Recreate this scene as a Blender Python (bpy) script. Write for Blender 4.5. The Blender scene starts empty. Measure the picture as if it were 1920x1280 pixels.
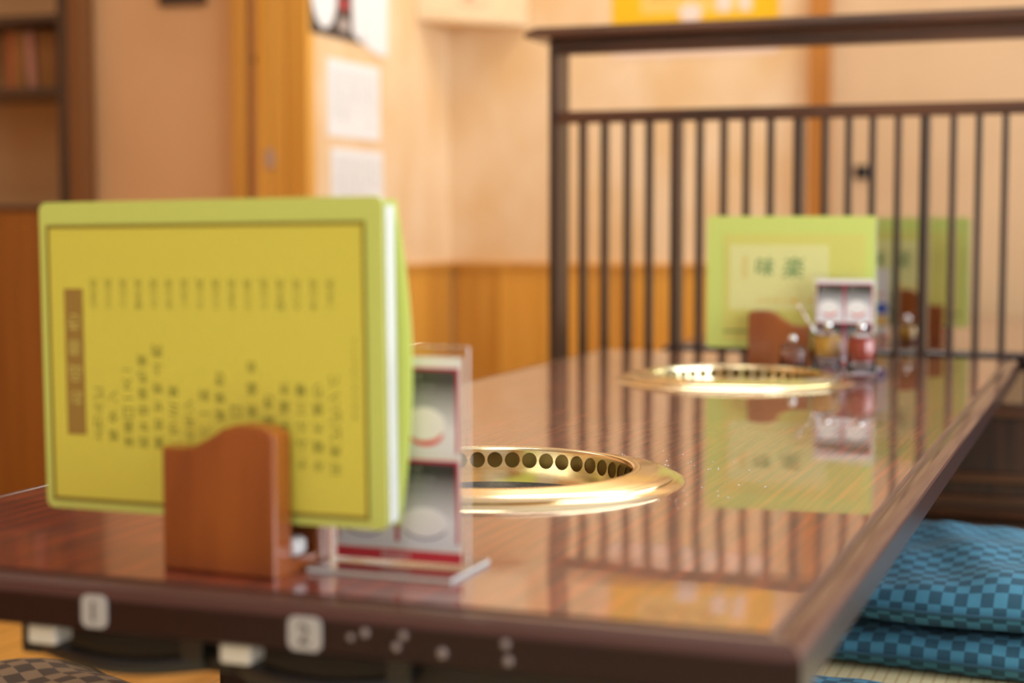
import bpy, bmesh, math, random
from mathutils import Vector, Matrix
random.seed(7)
PI = math.pi
C = bpy.context.scene.collection
SC = bpy.context.scene
T = 0.276                      # height of the table top above the floor

# ------------------------------------------------------------------ camera
cd = bpy.data.cameras.new('camera')
cd.sensor_width = 36.0
cd.lens = 36.0 * 3100.0 / 1920.0
cd.clip_start = 0.02
cd.dof.use_dof = True
cd.dof.focus_distance = 1.55
cd.dof.aperture_fstop = 3.0
cam = bpy.data.objects.new('camera', cd)
C.objects.link(cam)
cam.location = (0.1573, -0.8603, 0.2272 + T)
cam.rotation_euler = (PI / 2 - 0.0712, 0.0, 0.353)
SC.camera = cam

# ------------------------------------------------------------------ world, lights, exposure
w = bpy.data.worlds.new('world'); SC.world = w; w.use_nodes = True
bg = w.node_tree.nodes['Background']
bg.inputs[0].default_value = (0.72, 0.86, 1.0, 1); bg.inputs[1].default_value = 1.5
SC.view_settings.view_transform = 'Standard'
SC.view_settings.look = 'None'
SC.view_settings.gamma = 1.0
SC.view_settings.exposure = 0.0
SC.view_settings.use_curve_mapping = False

def area(name, loc, rot, sx, sy, power, color):
    l = bpy.data.lights.new(name, 'AREA'); l.shape = 'RECTANGLE'
    l.size = sx; l.size_y = sy; l.energy = power; l.color = color
    o = bpy.data.objects.new(name, l); C.objects.link(o)
    o.location = loc; o.rotation_euler = rot
    return o
# daylight entering the side window
area('window_daylight', (1.86, 1.2, 0.95), (0, PI / 2, 0), 1.6, 3.9, 120, (0.86, 0.95, 1.0))
# warm ceiling lamps of the dining room; the left aisle's is added fill
LAMPS = [(-0.75, 3.10, 13), (-0.55, -0.1, 6.5), (0.2, -1.7, 13), (-2.2, 1.3, 3.5)]
for i, (lx, ly, pw) in enumerate(LAMPS):
    area('ceiling_lamp_light', (lx, ly, 2.28), (0, 0, 0), 1.1, 0.26, pw, (1.0, 0.97, 0.91))

# ------------------------------------------------------------------ materials
def nodes(name):
    m = bpy.data.materials.new(name); m.use_nodes = True
    nt = m.node_tree
    return m, nt, nt.nodes['Principled BSDF']
def setp(b, **k):
    names = dict(rough='Roughness', metal='Metallic', ior='IOR', coat='Coat Weight', coatr='Coat Roughness',
                 trans='Transmission Weight', spec='Specular IOR Level', sheen='Sheen Weight', sss='Subsurface Weight', alpha='Alpha')
    for a, v in k.items(): b.inputs[names[a]].default_value = v
def plain(name, col, rough=0.5, **k):
    m, nt, b = nodes(name)
    b.inputs['Base Color'].default_value = (*col, 1); setp(b, rough=rough, **k)
    return m
def noisy(name, c1, c2, scale=(5, 5, 5), nscale=1.0, detail=3, rough=0.5, lo=0.35, hi=0.65, bump=0.0, dist=0.0, **k):
    m, nt, b = nodes(name); setp(b, rough=rough, **k)
    tc = nt.nodes.new('ShaderNodeTexCoord'); mp = nt.nodes.new('ShaderNodeMapping')
    mp.inputs['Scale'].default_value = scale
    nz = nt.nodes.new('ShaderNodeTexNoise'); nz.inputs['Scale'].default_value = nscale
    nz.inputs['Detail'].default_value = detail; nz.inputs['Distortion'].default_value = dist
    rp = nt.nodes.new('ShaderNodeValToRGB')
    rp.color_ramp.elements[0].position = lo; rp.color_ramp.elements[0].color = (*c1, 1)
    rp.color_ramp.elements[1].position = hi; rp.color_ramp.elements[1].color = (*c2, 1)
    L = nt.links.new
    L(tc.outputs['Object'], mp.inputs['Vector']); L(mp.outputs[0], nz.inputs['Vector'])
    L(nz.outputs['Fac'], rp.inputs[0]); L(rp.outputs[0], b.inputs['Base Color'])
    if bump:
        bp = nt.nodes.new('ShaderNodeBump'); bp.inputs['Strength'].default_value = bump
        bp.inputs['Distance'].default_value = 0.002
        L(nz.outputs['Fac'], bp.inputs['Height']); L(bp.outputs[0], b.inputs['Normal'])
    return m

def lacquer():
    m, nt, b = nodes('lacquered_table_wood'); setp(b, rough=0.32, coat=1.0, coatr=0.012, ior=1.5)
    b.inputs['Coat IOR'].default_value = 1.62
    L = nt.links.new
    tc = nt.nodes.new('ShaderNodeTexCoord'); mp = nt.nodes.new('ShaderNodeMapping')
    mp.inputs['Scale'].default_value = (170, 5.0, 5)
    mp.inputs['Rotation'].default_value = (0, 0, 0.03)
    nz = nt.nodes.new('ShaderNodeTexNoise'); nz.inputs['Scale'].default_value = 1.0
    nz.inputs['Detail'].default_value = 4; nz.inputs['Distortion'].default_value = 0.4
    rp = nt.nodes.new('ShaderNodeValToRGB')
    e = rp.color_ramp.elements
    e[0].position = 0.42; e[0].color = (0.105, 0.021, 0.017, 1)
    e[1].position = 0.70; e[1].color = (0.34, 0.054, 0.022, 1)
    L(tc.outputs['Object'], mp.inputs['Vector']); L(mp.outputs[0], nz.inputs['Vector'])
    L(nz.outputs['Fac'], rp.inputs[0]); L(rp.outputs[0], b.inputs['Base Color'])
    n2 = nt.nodes.new('ShaderNodeTexNoise'); n2.inputs['Scale'].default_value = 7.0; n2.inputs['Detail'].default_value = 0.5
    mp2 = nt.nodes.new('ShaderNodeMapping'); mp2.inputs['Scale'].default_value = (1.0, 1.0, 1)
    L(tc.outputs['Object'], mp2.inputs['Vector']); L(mp2.outputs[0], n2.inputs['Vector'])
    bp = nt.nodes.new('ShaderNodeBump'); bp.inputs['Strength'].default_value = 0.16; bp.inputs['Distance'].default_value = 0.004
    L(n2.outputs['Fac'], bp.inputs['Height']); L(bp.outputs[0], b.inputs['Coat Normal'])
    return m

def checker(name, c1, c2, size):
    m, nt, b = nodes(name); setp(b, rough=0.8, sheen=0.05, spec=0.25)
    L = nt.links.new
    tc = nt.nodes.new('ShaderNodeTexCoord'); ck = nt.nodes.new('ShaderNodeTexChecker')
    mp = nt.nodes.new('ShaderNodeMapping')
    mp.inputs['Location'].default_value = (0.003, 0.004, 0.0061)
    ck.inputs['Scale'].default_value = 1.0 / size
    ck.inputs['Color1'].default_value = (*c1, 1); ck.inputs['Color2'].default_value = (*c2, 1)
    L(tc.outputs['UV'], mp.inputs[0])
    L(mp.outputs[0], ck.inputs['Vector'])
    wv = nt.nodes.new('ShaderNodeTexNoise'); wv.inputs['Scale'].default_value = 900
    mx = nt.nodes.new('ShaderNodeMix'); mx.data_type = 'RGBA'; mx.blend_type = 'MULTIPLY'
    mx.inputs[0].default_value = 0.5
    L(tc.outputs['Object'], wv.inputs['Vector'])
    L(ck.outputs['Color'], mx.inputs[6]); L(wv.outputs['Color'], mx.inputs[7])
    L(mx.outputs[2], b.inputs['Base Color'])
    return m

def tatami_mat_material():
    m, nt, b = nodes('tatami_straw'); setp(b, rough=0.7)
    L = nt.links.new
    tc = nt.nodes.new('ShaderNodeTexCoord'); br = nt.nodes.new('ShaderNodeTexBrick')
    br.inputs['Color1'].default_value = (0.88, 0.77, 0.47, 1); br.inputs['Color2'].default_value = (0.82, 0.69, 0.40, 1)
    br.inputs['Mortar'].default_value = (0.60, 0.43, 0.20, 1)
    br.inputs['Scale'].default_value = 1.0; br.inputs['Brick Width'].default_value = 0.013
    br.inputs['Row Height'].default_value = 0.012; br.inputs['Mortar Size'].default_value = 0.0012
    br.offset = 0.0
    L(tc.outputs['Object'], br.inputs['Vector']); L(br.outputs['Color'], b.inputs['Base Color'])
    return m

def photo_print(name, top, bottom, z0, z1):
    """Printed photograph background: grey studio backdrop, part of the flat print."""
    m, nt, b = nodes(name); setp(b, rough=0.35)
    L = nt.links.new
    tc = nt.nodes.new('ShaderNodeTexCoord'); sp = nt.nodes.new('ShaderNodeSeparateXYZ')
    mr = nt.nodes.new('ShaderNodeMapRange'); rp = nt.nodes.new('ShaderNodeValToRGB')
    mr.inputs['From Min'].default_value = z0; mr.inputs['From Max'].default_value = z1
    rp.color_ramp.elements[0].position = 0.25; rp.color_ramp.elements[0].color = (*bottom, 1)
    rp.color_ramp.elements[1].position = 0.9; rp.color_ramp.elements[1].color = (*top, 1)
    L(tc.outputs['Object'], sp.inputs[0]); L(sp.outputs['Z'], mr.inputs['Value'])
    L(mr.outputs[0], rp.inputs[0]); L(rp.outputs[0], b.inputs['Base Color'])
    return m

MAT = dict(
    lacquer=lacquer(),
    edge=plain('dark_lacquered_edge', (0.016, 0.002, 0.004), 0.28, spec=0.38),
    lip=plain('lacquered_frame_lip', (0.065, 0.015, 0.012), 0.3, coat=0.6, coatr=0.08),
    under=plain('table_underside', (0.02, 0.012, 0.01), 0.6),
    slat=noisy('dark_stained_wood', (0.014, 0.006, 0.004), (0.055, 0.018, 0.008), (60, 60, 3), 1.0, 3, 0.42, coat=0.6, coatr=0.25),
    rail=noisy('dark_stained_rail', (0.035, 0.012, 0.006), (0.12, 0.040, 0.014), (3, 60, 60), 1.0, 3, 0.3, coat=0.5, coatr=0.2),
    wall=noisy('cream_wallpaper', (0.80, 0.53, 0.27), (0.87, 0.64, 0.40), (6, 6, 4), 1.0, 3, 0.8, bump=0.1),
    wall_tan=noisy('tan_panel_paper', (0.68, 0.385, 0.18), (0.74, 0.43, 0.21), (3, 3, 3), 1.0, 2, 0.8),
    fusuma=noisy('beige_door_paper', (0.64, 0.41, 0.22), (0.69, 0.45, 0.25), (4, 4, 4), 1.0, 2, 0.7),
    pine=noisy('orange_pine', (0.72, 0.33, 0.042), (0.80, 0.40, 0.065), (30, 30, 1.6), 1.0, 3, 0.35, coat=0.3, coatr=0.2),
    pine2=noisy('orange_pine_darker', (0.60, 0.26, 0.035), (0.70, 0.34, 0.06), (30, 30, 1.6), 1.0, 3, 0.35, coat=0.3, coatr=0.2),
    pinktrim=plain('plaster_gap', (0.62, 0.32, 0.16), 0.7),
    floorwood=noisy('amber_floor_wood', (0.60, 0.28, 0.05), (0.75, 0.38, 0.08), (40, 2, 2), 1.0, 3, 0.3),
    tatami=tatami_mat_material(),
    tborder=plain('tatami_border_cloth', (0.05, 0.07, 0.05), 0.8),
    ceiling=plain('ceiling_board', (0.76, 0.74, 0.70), 0.8),
    brass=noisy('brushed_brass', (0.90, 0.75, 0.46), (0.94, 0.83, 0.58), (8, 8, 400), 1.0, 2, 0.18, metal=1.0),
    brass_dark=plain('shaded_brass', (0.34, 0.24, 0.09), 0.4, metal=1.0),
    char=noisy('black_charcoal', (0.006, 0.007, 0.011), (0.05, 0.055, 0.07), (220, 220, 220), 1.0, 4, 0.6, bump=0.8),
    iron=plain('dark_iron', (0.02, 0.02, 0.022), 0.5),
    holder=noisy('reddish_brown_wood', (0.25, 0.056, 0.008), (0.36, 0.094, 0.013), (30, 30, 5), 1.0, 3, 0.32, coat=0.6, coatr=0.15),
    pouch=plain('yellow_green_plastic', (0.67, 0.79, 0.20), 0.3, coat=0.3, coatr=0.2),
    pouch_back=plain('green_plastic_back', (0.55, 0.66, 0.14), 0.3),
    page=plain('yellow_menu_paper', (0.77, 0.73, 0.11), 0.5),
    page_pale=plain('pale_yellow_panel', (0.80, 0.80, 0.34), 0.5),
    page_green=plain('yellow_green_panel', (0.72, 0.71, 0.18), 0.5),
    ink=plain('olive_ink', (0.21, 0.23, 0.04), 0.6),
    ink_line=plain('olive_rule', (0.30, 0.24, 0.03), 0.6),
    ink_brown=plain('brown_band_ink', (0.37, 0.23, 0.05), 0.6),
    ink_light=plain('light_lettering', (0.70, 0.62, 0.16), 0.6),
    ink_green=plain('green_brush_ink', (0.06, 0.24, 0.07), 0.6),
    ink_orange=plain('orange_ink', (0.82, 0.50, 0.08), 0.6),
    white=plain('white_paper', (0.87, 0.87, 0.87), 0.6),
    pagewhite=plain('white_page_edges', (0.58, 0.58, 0.56), 0.5),
    red=plain('red_print', (0.62, 0.035, 0.055), 0.4),
    crimson=plain('crimson_rule', (0.55, 0.02, 0.08), 0.4),
    dish=plain('white_dish_print', (0.94, 0.93, 0.91), 0.4),
    dish_cool=plain('cool_white_dish_print', (0.90, 0.91, 0.96), 0.4),
    dish_red=plain('red_saucer_print', (0.80, 0.10, 0.08), 0.4),
    dish_blue=plain('blue_saucer_print', (0.24, 0.24, 0.40), 0.4),
    greytext=plain('pale_grey_lettering', (0.62, 0.63, 0.60), 0.5),
    blue=plain('blue_print', (0.03, 0.10, 0.55), 0.4),
    yellow=plain('bright_yellow_print', (0.90, 0.50, 0.003), 0.5),
    yellow_pale=plain('pale_amber_print', (0.90, 0.58, 0.14), 0.5),
    gold=plain('dark_gold_print', (0.55, 0.33, 0.03), 0.5),
    black=plain('black_print', (0.045, 0.035, 0.035), 0.5),
    blackplastic=plain('black_plastic', (0.012, 0.011, 0.012), 0.25),
    whiteplastic=plain('white_plastic', (0.72, 0.71, 0.70), 0.4),
    sticker=plain('grey_white_sticker', (0.46, 0.46, 0.50), 0.4),
    steel=plain('stainless_steel', (0.80, 0.81, 0.83), 0.12, metal=1.0),
    drop=plain('dried_droplet', (0.30, 0.25, 0.27), 0.2),
    mustard=plain('yellow_mustard', (0.85, 0.45, 0.04), 0.5),
    chili=plain('red_chili_paste', (0.50, 0.05, 0.02), 0.4),
    soy=plain('reddish_sauce', (0.36, 0.07, 0.03), 0.3),
    label=plain('pale_label', (0.75, 0.66, 0.55), 0.6),
    cush_blue=checker('teal_checked_cloth', (0.085, 0.30, 0.45), (0.036, 0.115, 0.18), 0.0145),
    cush_brown=checker('brown_checked_cloth', (0.30, 0.20, 0.12), (0.09, 0.06, 0.045), 0.020),
    cupboard=noisy('brown_cupboard_wood', (0.27, 0.085, 0.008), (0.34, 0.12, 0.013), (20, 20, 1.5), 1.0, 3, 0.4),
    dim=plain('dark_interior', (0.10, 0.045, 0.02), 0.7),
)
def glassy(name, col, rough=0.0, ior=1.45):
    m, nt, b = nodes(name)
    b.inputs['Base Color'].default_value = (*col, 1); setp(b, rough=rough, trans=1.0, ior=ior)
    return m
MAT['glass'] = glassy('clear_glass', (0.97, 0.98, 0.98), 0.0)
MAT['acrylic'] = glassy('clear_acrylic', (0.98, 0.98, 0.97), 0.02, 1.49)
m_, nt_, b_ = nodes('polished_acrylic_edge'); b_.inputs['Base Color'].default_value = (0.88, 0.88, 0.86, 1); setp(b_, rough=0.35, trans=0.45)
MAT['frost'] = m_
BOOKS = [plain('book_spine_%s' % n, c, 0.5) for n, c in
         (('rust', (0.38, 0.10, 0.03)), ('brown', (0.20, 0.075, 0.02)), ('pink', (0.46, 0.20, 0.14)), ('ochre', (0.30, 0.13, 0.03)), ('orange', (0.55, 0.14, 0.03)))]
def emit(name, col, s):
    m, nt, b = nodes(name)
    b.inputs['Base Color'].default_value = (*col, 1)
    b.inputs['Emission Color'].default_value = (*col, 1); b.inputs['Emission Strength'].default_value = s
    return m
MAT['lamp'] = emit('lit_lamp_diffuser', (1.0, 0.92, 0.78), 4.0)

# ------------------------------------------------------------------ mesh helpers
def box(bm, x0, x1, y0, y1, z0, z1, bev=0.0):
    r = bmesh.ops.create_cube(bm, size=1.0)
    vs = r['verts']
    bmesh.ops.scale(bm, vec=(x1 - x0, y1 - y0, z1 - z0), verts=vs)
    bmesh.ops.translate(bm, vec=((x0 + x1) / 2, (y0 + y1) / 2, (z0 + z1) / 2), verts=vs)
    if bev:
        es = list({e for v in vs for e in v.link_edges})
        bmesh.ops.bevel(bm, geom=es, offset=bev, segments=2, affect='EDGES', profile=0.5)
    return bm
def boxes(*a, bev=0.0):
    bm = bmesh.new()
    for b in a: box(bm, *b, bev=bev)
    return bm
def lathe(prof, n=32, cx=0, cy=0, closed=False):
    bm = bmesh.new(); rings = []
    for r, z in prof:
        if r < 1e-6: rings.append([bm.verts.new((cx, cy, z))])
        else: rings.append([bm.verts.new((cx + r * math.cos(2 * PI * i / n), cy + r * math.sin(2 * PI * i / n), z)) for i in range(n)])
    pairs = list(zip(rings, rings[1:]))
    if closed: pairs.append((rings[-1], rings[0]))
    for a, b in pairs:
        for i in range(n):
            j = (i + 1) % n
            if len(a) == 1 and len(b) == 1: continue
            if len(a) == 1: bm.faces.new((a[0], b[i], b[j]))
            elif len(b) == 1: bm.faces.new((a[i], b[0], a[j]))
            else: bm.faces.new((a[i], b[i], b[j], a[j]))
    bmesh.ops.recalc_face_normals(bm, faces=bm.faces)
    return bm
def prism(poly, y0, y1, bev=0.0):
    """polygon in x,z extruded along y"""
    bm = bmesh.new()
    a = [bm.verts.new((x, y0, z)) for x, z in poly]; b = [bm.verts.new((x, y1, z)) for x, z in poly]
    f1 = bm.faces.new(a); f2 = bm.faces.new(list(reversed(b)))
    n = len(poly)
    for i in range(n):
        j = (i + 1) % n
        bm.faces.new((a[j], a[i], b[i], b[j]))
    bmesh.ops.recalc_face_normals(bm, faces=bm.faces)
    if bev:
        es = [e for e in bm.edges if (f1 in e.link_faces) != (f2 in e.link_faces)]
        bmesh.ops.bevel(bm, geom=es, offset=bev, segments=2, affect='EDGES', profile=0.5)
    return bm
def tube(pts, r, n=10):
    bm = bmesh.new(); rings = []
    P = [Vector(p) for p in pts]
    for i, p in enumerate(P):
        t = (P[min(i + 1, len(P) - 1)] - P[max(i - 1, 0)]).normalized()
        u = t.cross(Vector((0, 0, 1)))
        if u.length < 1e-3: u = t.cross(Vector((1, 0, 0)))
        u.normalize(); v = t.cross(u)
        rr = r[i] if isinstance(r, (list, tuple)) else r
        rings.append([bm.verts.new(p + u * rr * math.cos(2 * PI * k / n) + v * rr * math.sin(2 * PI * k / n)) for k in range(n)])
    for a, b in zip(rings, rings[1:]):
        for k in range(n): bm.faces.new((a[k], a[(k + 1) % n], b[(k + 1) % n], b[k]))
    bm.faces.new(rings[0]); bm.faces.new(list(reversed(rings[-1])))
    bmesh.ops.recalc_face_normals(bm, faces=bm.faces)
    return bm
def ellipse_plate(cx, cz, rx, rz, y0, y1, n=28, a0=0, a1=2 * PI):
    k = n if abs(a1 - a0 - 2 * PI) < 1e-6 else n + 1
    return prism([(cx + rx * math.cos(a0 + (a1 - a0) * i / n), cz + rz * math.sin(a0 + (a1 - a0) * i / n)) for i in range(k)], y0, y1)
def rounded(x0, x1, z0, z1, r, n=5):
    out = []
    for cx, cz, a in ((x1 - r, z1 - r, 0), (x0 + r, z1 - r, PI / 2), (x0 + r, z0 + r, PI), (x1 - r, z0 + r, 1.5 * PI)):
        for i in range(n + 1):
            t = a + PI / 2 * i / n; out.append((cx + r * math.cos(t), cz + r * math.sin(t)))
    return out
def join(*bms):
    out = bmesh.new()
    for b in bms:
        me = bpy.data.meshes.new('tmp'); b.to_mesh(me); b.free(); out.from_mesh(me); bpy.data.meshes.remove(me)
    return out
def obj(name, bm, m, parent=None, smooth=False, loc=None, rot=None):
    me = bpy.data.meshes.new(name); bm.to_mesh(me); bm.free()
    if smooth:
        for p in me.polygons: p.use_smooth = True
    me.materials.append(MAT[m] if isinstance(m, str) else m)
    o = bpy.data.objects.new(name, me); C.objects.link(o)
    if parent: o.parent = parent
    if loc: o.location = loc
    if rot: o.rotation_euler = rot
    return o
def sharp(o, ang=0.6):
    me = o.data
    bm = bmesh.new(); bm.from_mesh(me)
    for e in bm.edges:
        if len(e.link_faces) == 2 and e.calc_face_angle(0) > ang: e.smooth = False
    for f in bm.faces: f.smooth = True
    bm.to_mesh(me); bm.free(); return o
def thing(name, label, cat, loc=(0, 0, 0), rz=0.0, group=None):
    o = bpy.data.objects.new(name, None); C.objects.link(o)
    o.empty_display_size = 0.05
    o.location = loc; o.rotation_euler = (0, 0, rz)
    o['label'] = label; o['category'] = cat
    if group: o['group'] = group
    return o
def tag(o, label, cat, group=None):
    o['label'] = label; o['category'] = cat
    if group: o['group'] = group
    return o
def struct(name, bm, m):
    o = obj(name, bm, m); o['kind'] = 'structure'; return o
def copy_thing(root, loc, rz, label, group=None):
    r = root.copy(); C.objects.link(r); r.location = loc; r.rotation_euler = (0, 0, rz); r['label'] = label
    if group: r['group'] = group
    for ch in list(root.children):
        c = ch.copy(); C.objects.link(c); c.parent = r
        for g in list(ch.children):
            d = g.copy(); C.objects.link(d); d.parent = c
    return r

_gl = {}
def glyph(ch):
    if ch not in _gl:
        cu = bpy.data.curves.new('g', 'FONT'); cu.body = ch; cu.size = 1.0; cu.resolution_u = 2
        cu.align_x = 'LEFT'
        o = bpy.data.objects.new('g', cu); C.objects.link(o)
        dg = bpy.context.evaluated_depsgraph_get()
        me = bpy.data.meshes.new_from_object(o.evaluated_get(dg))
        vs = [tuple(v.co[:2]) for v in me.vertices]; fs = [tuple(p.vertices) for p in me.polygons]
        bpy.data.objects.remove(o); bpy.data.curves.remove(cu); bpy.data.meshes.remove(me)
        if vs:
            xs = [v[0] for v in vs]; ys = [v[1] for v in vs]
            bb = (min(xs), max(xs), min(ys), max(ys))
        else: bb = (0, 1, 0, 1)
        _gl[ch] = (vs, fs, bb)
    return _gl[ch]
def put_glyph(bm, ch, cx, cz, h, y, wd=None, turn=False, slant=0.0):
    """glyph centred on (cx, cz) in the x,z plane, scaled to height h, flat at depth y, facing -y"""
    vs, fs, (a, b, c, d) = glyph(ch)
    if not vs: return
    s = h / max(d - c, 1e-6)
    if wd is not None: s = min(s, wd / max(b - a, 1e-6))
    sx = sz = s
    q = []
    for vx, vy in vs:
        px = (vx - (a + b) / 2) * sx; pz = (vy - (c + d) / 2) * sz
        px += slant * pz
        if turn: px, pz = -px, -pz
        q.append(bm.verts.new((cx + px, y, cz + pz)))
    for f in fs:
        try: bm.faces.new([q[i] for i in f])
        except ValueError: pass
def put_line(bm, s, x0, cz, h, y, gap=0.15):
    """horizontal run of latin letters sharing a base line"""
    x = x0
    for ch in s:
        if ch == ' ': x += h * 0.4; continue
        vs, fs, (a, b, c, d) = glyph(ch)
        k = h / 0.72
        q = [bm.verts.new((x + (vx - a) * k, y, cz + vy * k)) for vx, vy in vs]
        for f in fs:
            try: bm.faces.new([q[i] for i in f])
            except ValueError: pass
        x += (b - a) * k + gap * h
    return x

# ================================================================== the room
XL, YB, XR, YF, ZC = -1.68, 3.60, 1.70, -3.0, 2.34
XLL, YJ = -3.2, 2.74
XP = -1.25                                     # edge of the raised seating platform
fl = struct('floor', boxes((XP, XR + .1, YF - .1, YB + .1, -0.36, -0.012)), 'dim')
fa = struct('floor_aisle', boxes((XLL - .1, XP - 0.001, YF - .1, YB + .1, -0.36, -0.30)), 'floorwood')
px = XP
while px < -0.76:
    x1 = min(px + 0.12, -0.755)
    obj('floor_plank', boxes((px + 0.0008, x1 - 0.0008, YF, YB, -0.012, 0.0), bev=0.0006), 'floorwood', fl)
    px += 0.12
ymat = -1.0
for i in range(5):
    y0, y1 = -2.6 + i * 0.91, -2.6 + (i + 1) * 0.91 - 0.003
    mt = obj('tatami_mat', boxes((-0.75, 1.05, y0, y1, -0.012, 0.0), bev=0.001), 'tatami', fl)
    mt2 = obj('cloth_border', boxes((-0.75, 1.05, y0, y0 + 0.028, -0.0005, 0.0012)), 'tborder', mt)
struct('ceiling', boxes((XLL - .1, XR + .1, YF - .1, YB + .1, ZC, ZC + 0.06)), 'ceiling')
WZ = 0.117 + T                                # top of the wainscot
wb = struct('wall_back', boxes((XL - 0.06, -0.63, YB, YB + 0.06, 0, ZC)), 'wall')
x = XL + 0.02
i = 0
while x < -0.64:
    x1 = min(x + 0.135, -0.632)
    obj('wainscot_plank', boxes((x + 0.001, x1 - 0.001, YB - 0.012 - 0.001 * (i % 2), YB, 0, WZ - 0.012), bev=0.0015), 'pine' if i % 3 else 'pine2', wb)
    x += 0.135; i += 1
obj('wainscot_cap', boxes((XL, -0.632, YB - 0.022, YB, WZ - 0.016, WZ), bev=0.003), 'pine2', wb)
wl = struct('wall_left', boxes((XL - 0.06, XL, YJ + 0.012, YB, -0.3, ZC)), 'wall')
y = YJ + 0.012
i = 0
while y < YB - 0.03:
    y1 = min(y + 0.135, YB - 0.014)
    obj('wainscot_plank', boxes((XL, XL + 0.012 + 0.001 * (i % 2), y + 0.001, y1 - 0.001, 0, WZ - 0.012), bev=0.0015), 'pine' if (i + 1) % 3 else 'pine2', wl)
    y += 0.135; i += 1
obj('wainscot_cap', boxes((XL, XL + 0.022, YJ + 0.012, YB - 0.022, WZ - 0.016, WZ), bev=0.003), 'pine2', wl)
# post and sliding doors at the right of the back wall
struct('trim_1', boxes((-0.632, -0.576, YB - 0.05, YB + 0.06, 0, ZC), bev=0.003), noisy('brown_orange_post', (0.42, 0.15, 0.022), (0.54, 0.21, 0.035), (30, 30, 1.6), 1.0, 3, 0.35))
for n, (a, b, yy) in enumerate(((-0.576, 0.40, YB - 0.012), (0.37, 1.35, YB + 0.018))):
    d = struct('door_%d' % (n + 2), boxes((a, b, yy, yy + 0.028, 0.0, ZC)), 'fusuma')
    obj('door_stile', boxes((a, a + 0.016, yy - 0.004, yy, 0, ZC)), 'fusuma', d)
    if n == 0:
        obj('door_pull', join(boxes((-0.512, -0.476, yy - 0.007, yy, 0.345 + T, 0.381 + T), bev=0.002)), 'blackplastic', d)
struct('wall_back_side', boxes((1.35, XR + .06, YB, YB + 0.06, 0, ZC)), 'wall')
# right wall with its window
WY0, WY1, WZ0, WZ1 = -0.75, 3.15, 0.12, 1.80
wr = struct('wall_right', boxes((XR, XR + 0.08, YF, WY0, -0.3, ZC), (XR, XR + 0.08, WY1, YB, -0.3, ZC),
                               (XR, XR + 0.08, WY0, WY1, -0.3, WZ0), (XR, XR + 0.08, WY0, WY1, WZ1, ZC)), 'wall')
NP = 4
PW = (WY1 - WY0) / NP
wn = struct('window_1', boxes((XR - 0.01, XR + 0.06, WY0 - .02, WY1 + .02, WZ0 - .02, WZ0 + .02), (XR - 0.01, XR + 0.06, WY0 - .02, WY1 + .02, WZ1 - .02, WZ1 + .02),
                              *[(XR - 0.01, XR + 0.06, WY0 + i * PW - .018, WY0 + i * PW + .018, WZ0 + .02, WZ1 - .02) for i in range(NP + 1)]), 'pine2')
def paneglass():
    m = bpy.data.materials.new('window_glass'); m.use_nodes = True
    nt = m.node_tree; nt.nodes.remove(nt.nodes['Principled BSDF'])
    a = nt.nodes.new('ShaderNodeBsdfTransparent'); b = nt.nodes.new('ShaderNodeBsdfGlossy'); b.inputs['Roughness'].default_value = 0.0
    mx = nt.nodes.new('ShaderNodeMixShader'); mx.inputs[0].default_value = 0.06
    nt.links.new(a.outputs[0], mx.inputs[1]); nt.links.new(b.outputs[0], mx.inputs[2])
    nt.links.new(mx.outputs[0], nt.nodes['Material Output'].inputs[0]); return m
MAT['pane'] = paneglass()
for i in range(NP):
    obj('pane', boxes((XR + 0.022, XR + 0.027, WY0 + i * PW + .018, WY0 + (i + 1) * PW - .018, WZ0 + .02, WZ1 - .02)), 'pane', wn)
struct('wall_front', boxes((XLL, XR, YF - 0.06, YF, -0.3, ZC)), plain('white_plaster', (0.74, 0.75, 0.76), 0.8))
struct('wall_far_left', boxes((XLL - 0.06, XLL, YF, YB, -0.3, ZC)), 'wall_tan')
# tan sliding panel, its jamb and the end post of the left wall
struct('wall_left_end', boxes((-1.90, XL - 0.061, YJ + 0.10, YJ + 0.16, -0.3, ZC)), 'pinktrim')
d1 = struct('door_1', boxes((-2.345, -1.885, YJ + 0.02, YJ + 0.045, -0.3, ZC)), 'wall_tan')
struct('trim_2', boxes((-1.888, -1.848, YJ - 0.03, YJ + 0.10, -0.3, ZC), bev=0.003), 'pine2')
struct('trim_3', boxes((-1.848, -1.820, YJ - 0.005, YJ + 0.10, -0.3, ZC)), 'pinktrim')
tp = struct('trim_4', boxes((-1.820, -1.778, YJ - 0.03, YJ + 0.10, -0.3, ZC), (-1.7765, -1.735, YJ - 0.03, YJ + 0.011, -0.3, ZC), (-1.7335, -1.680, YJ - 0.032, YJ + 0.011, -0.3, ZC), bev=0.002), 'pine')
obj('door_pull', join(ellipse_plate(-1.781, 0.383 + T, 0.0125, 0.026, YJ - 0.034, YJ - 0.029)), plain('grey_door_pull', (0.55, 0.40, 0.33), 0.35, metal=0.3), tp)
obj('screw', join(ellipse_plate(-1.832, 0.625 + T, 0.006, 0.011, YJ - 0.009, YJ - 0.004)), 'dim', tp)
struct('wall_left_back', boxes((XLL, -2.30, YJ + 0.24, YJ + 0.29, -0.3, ZC)), 'wall_tan')

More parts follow.
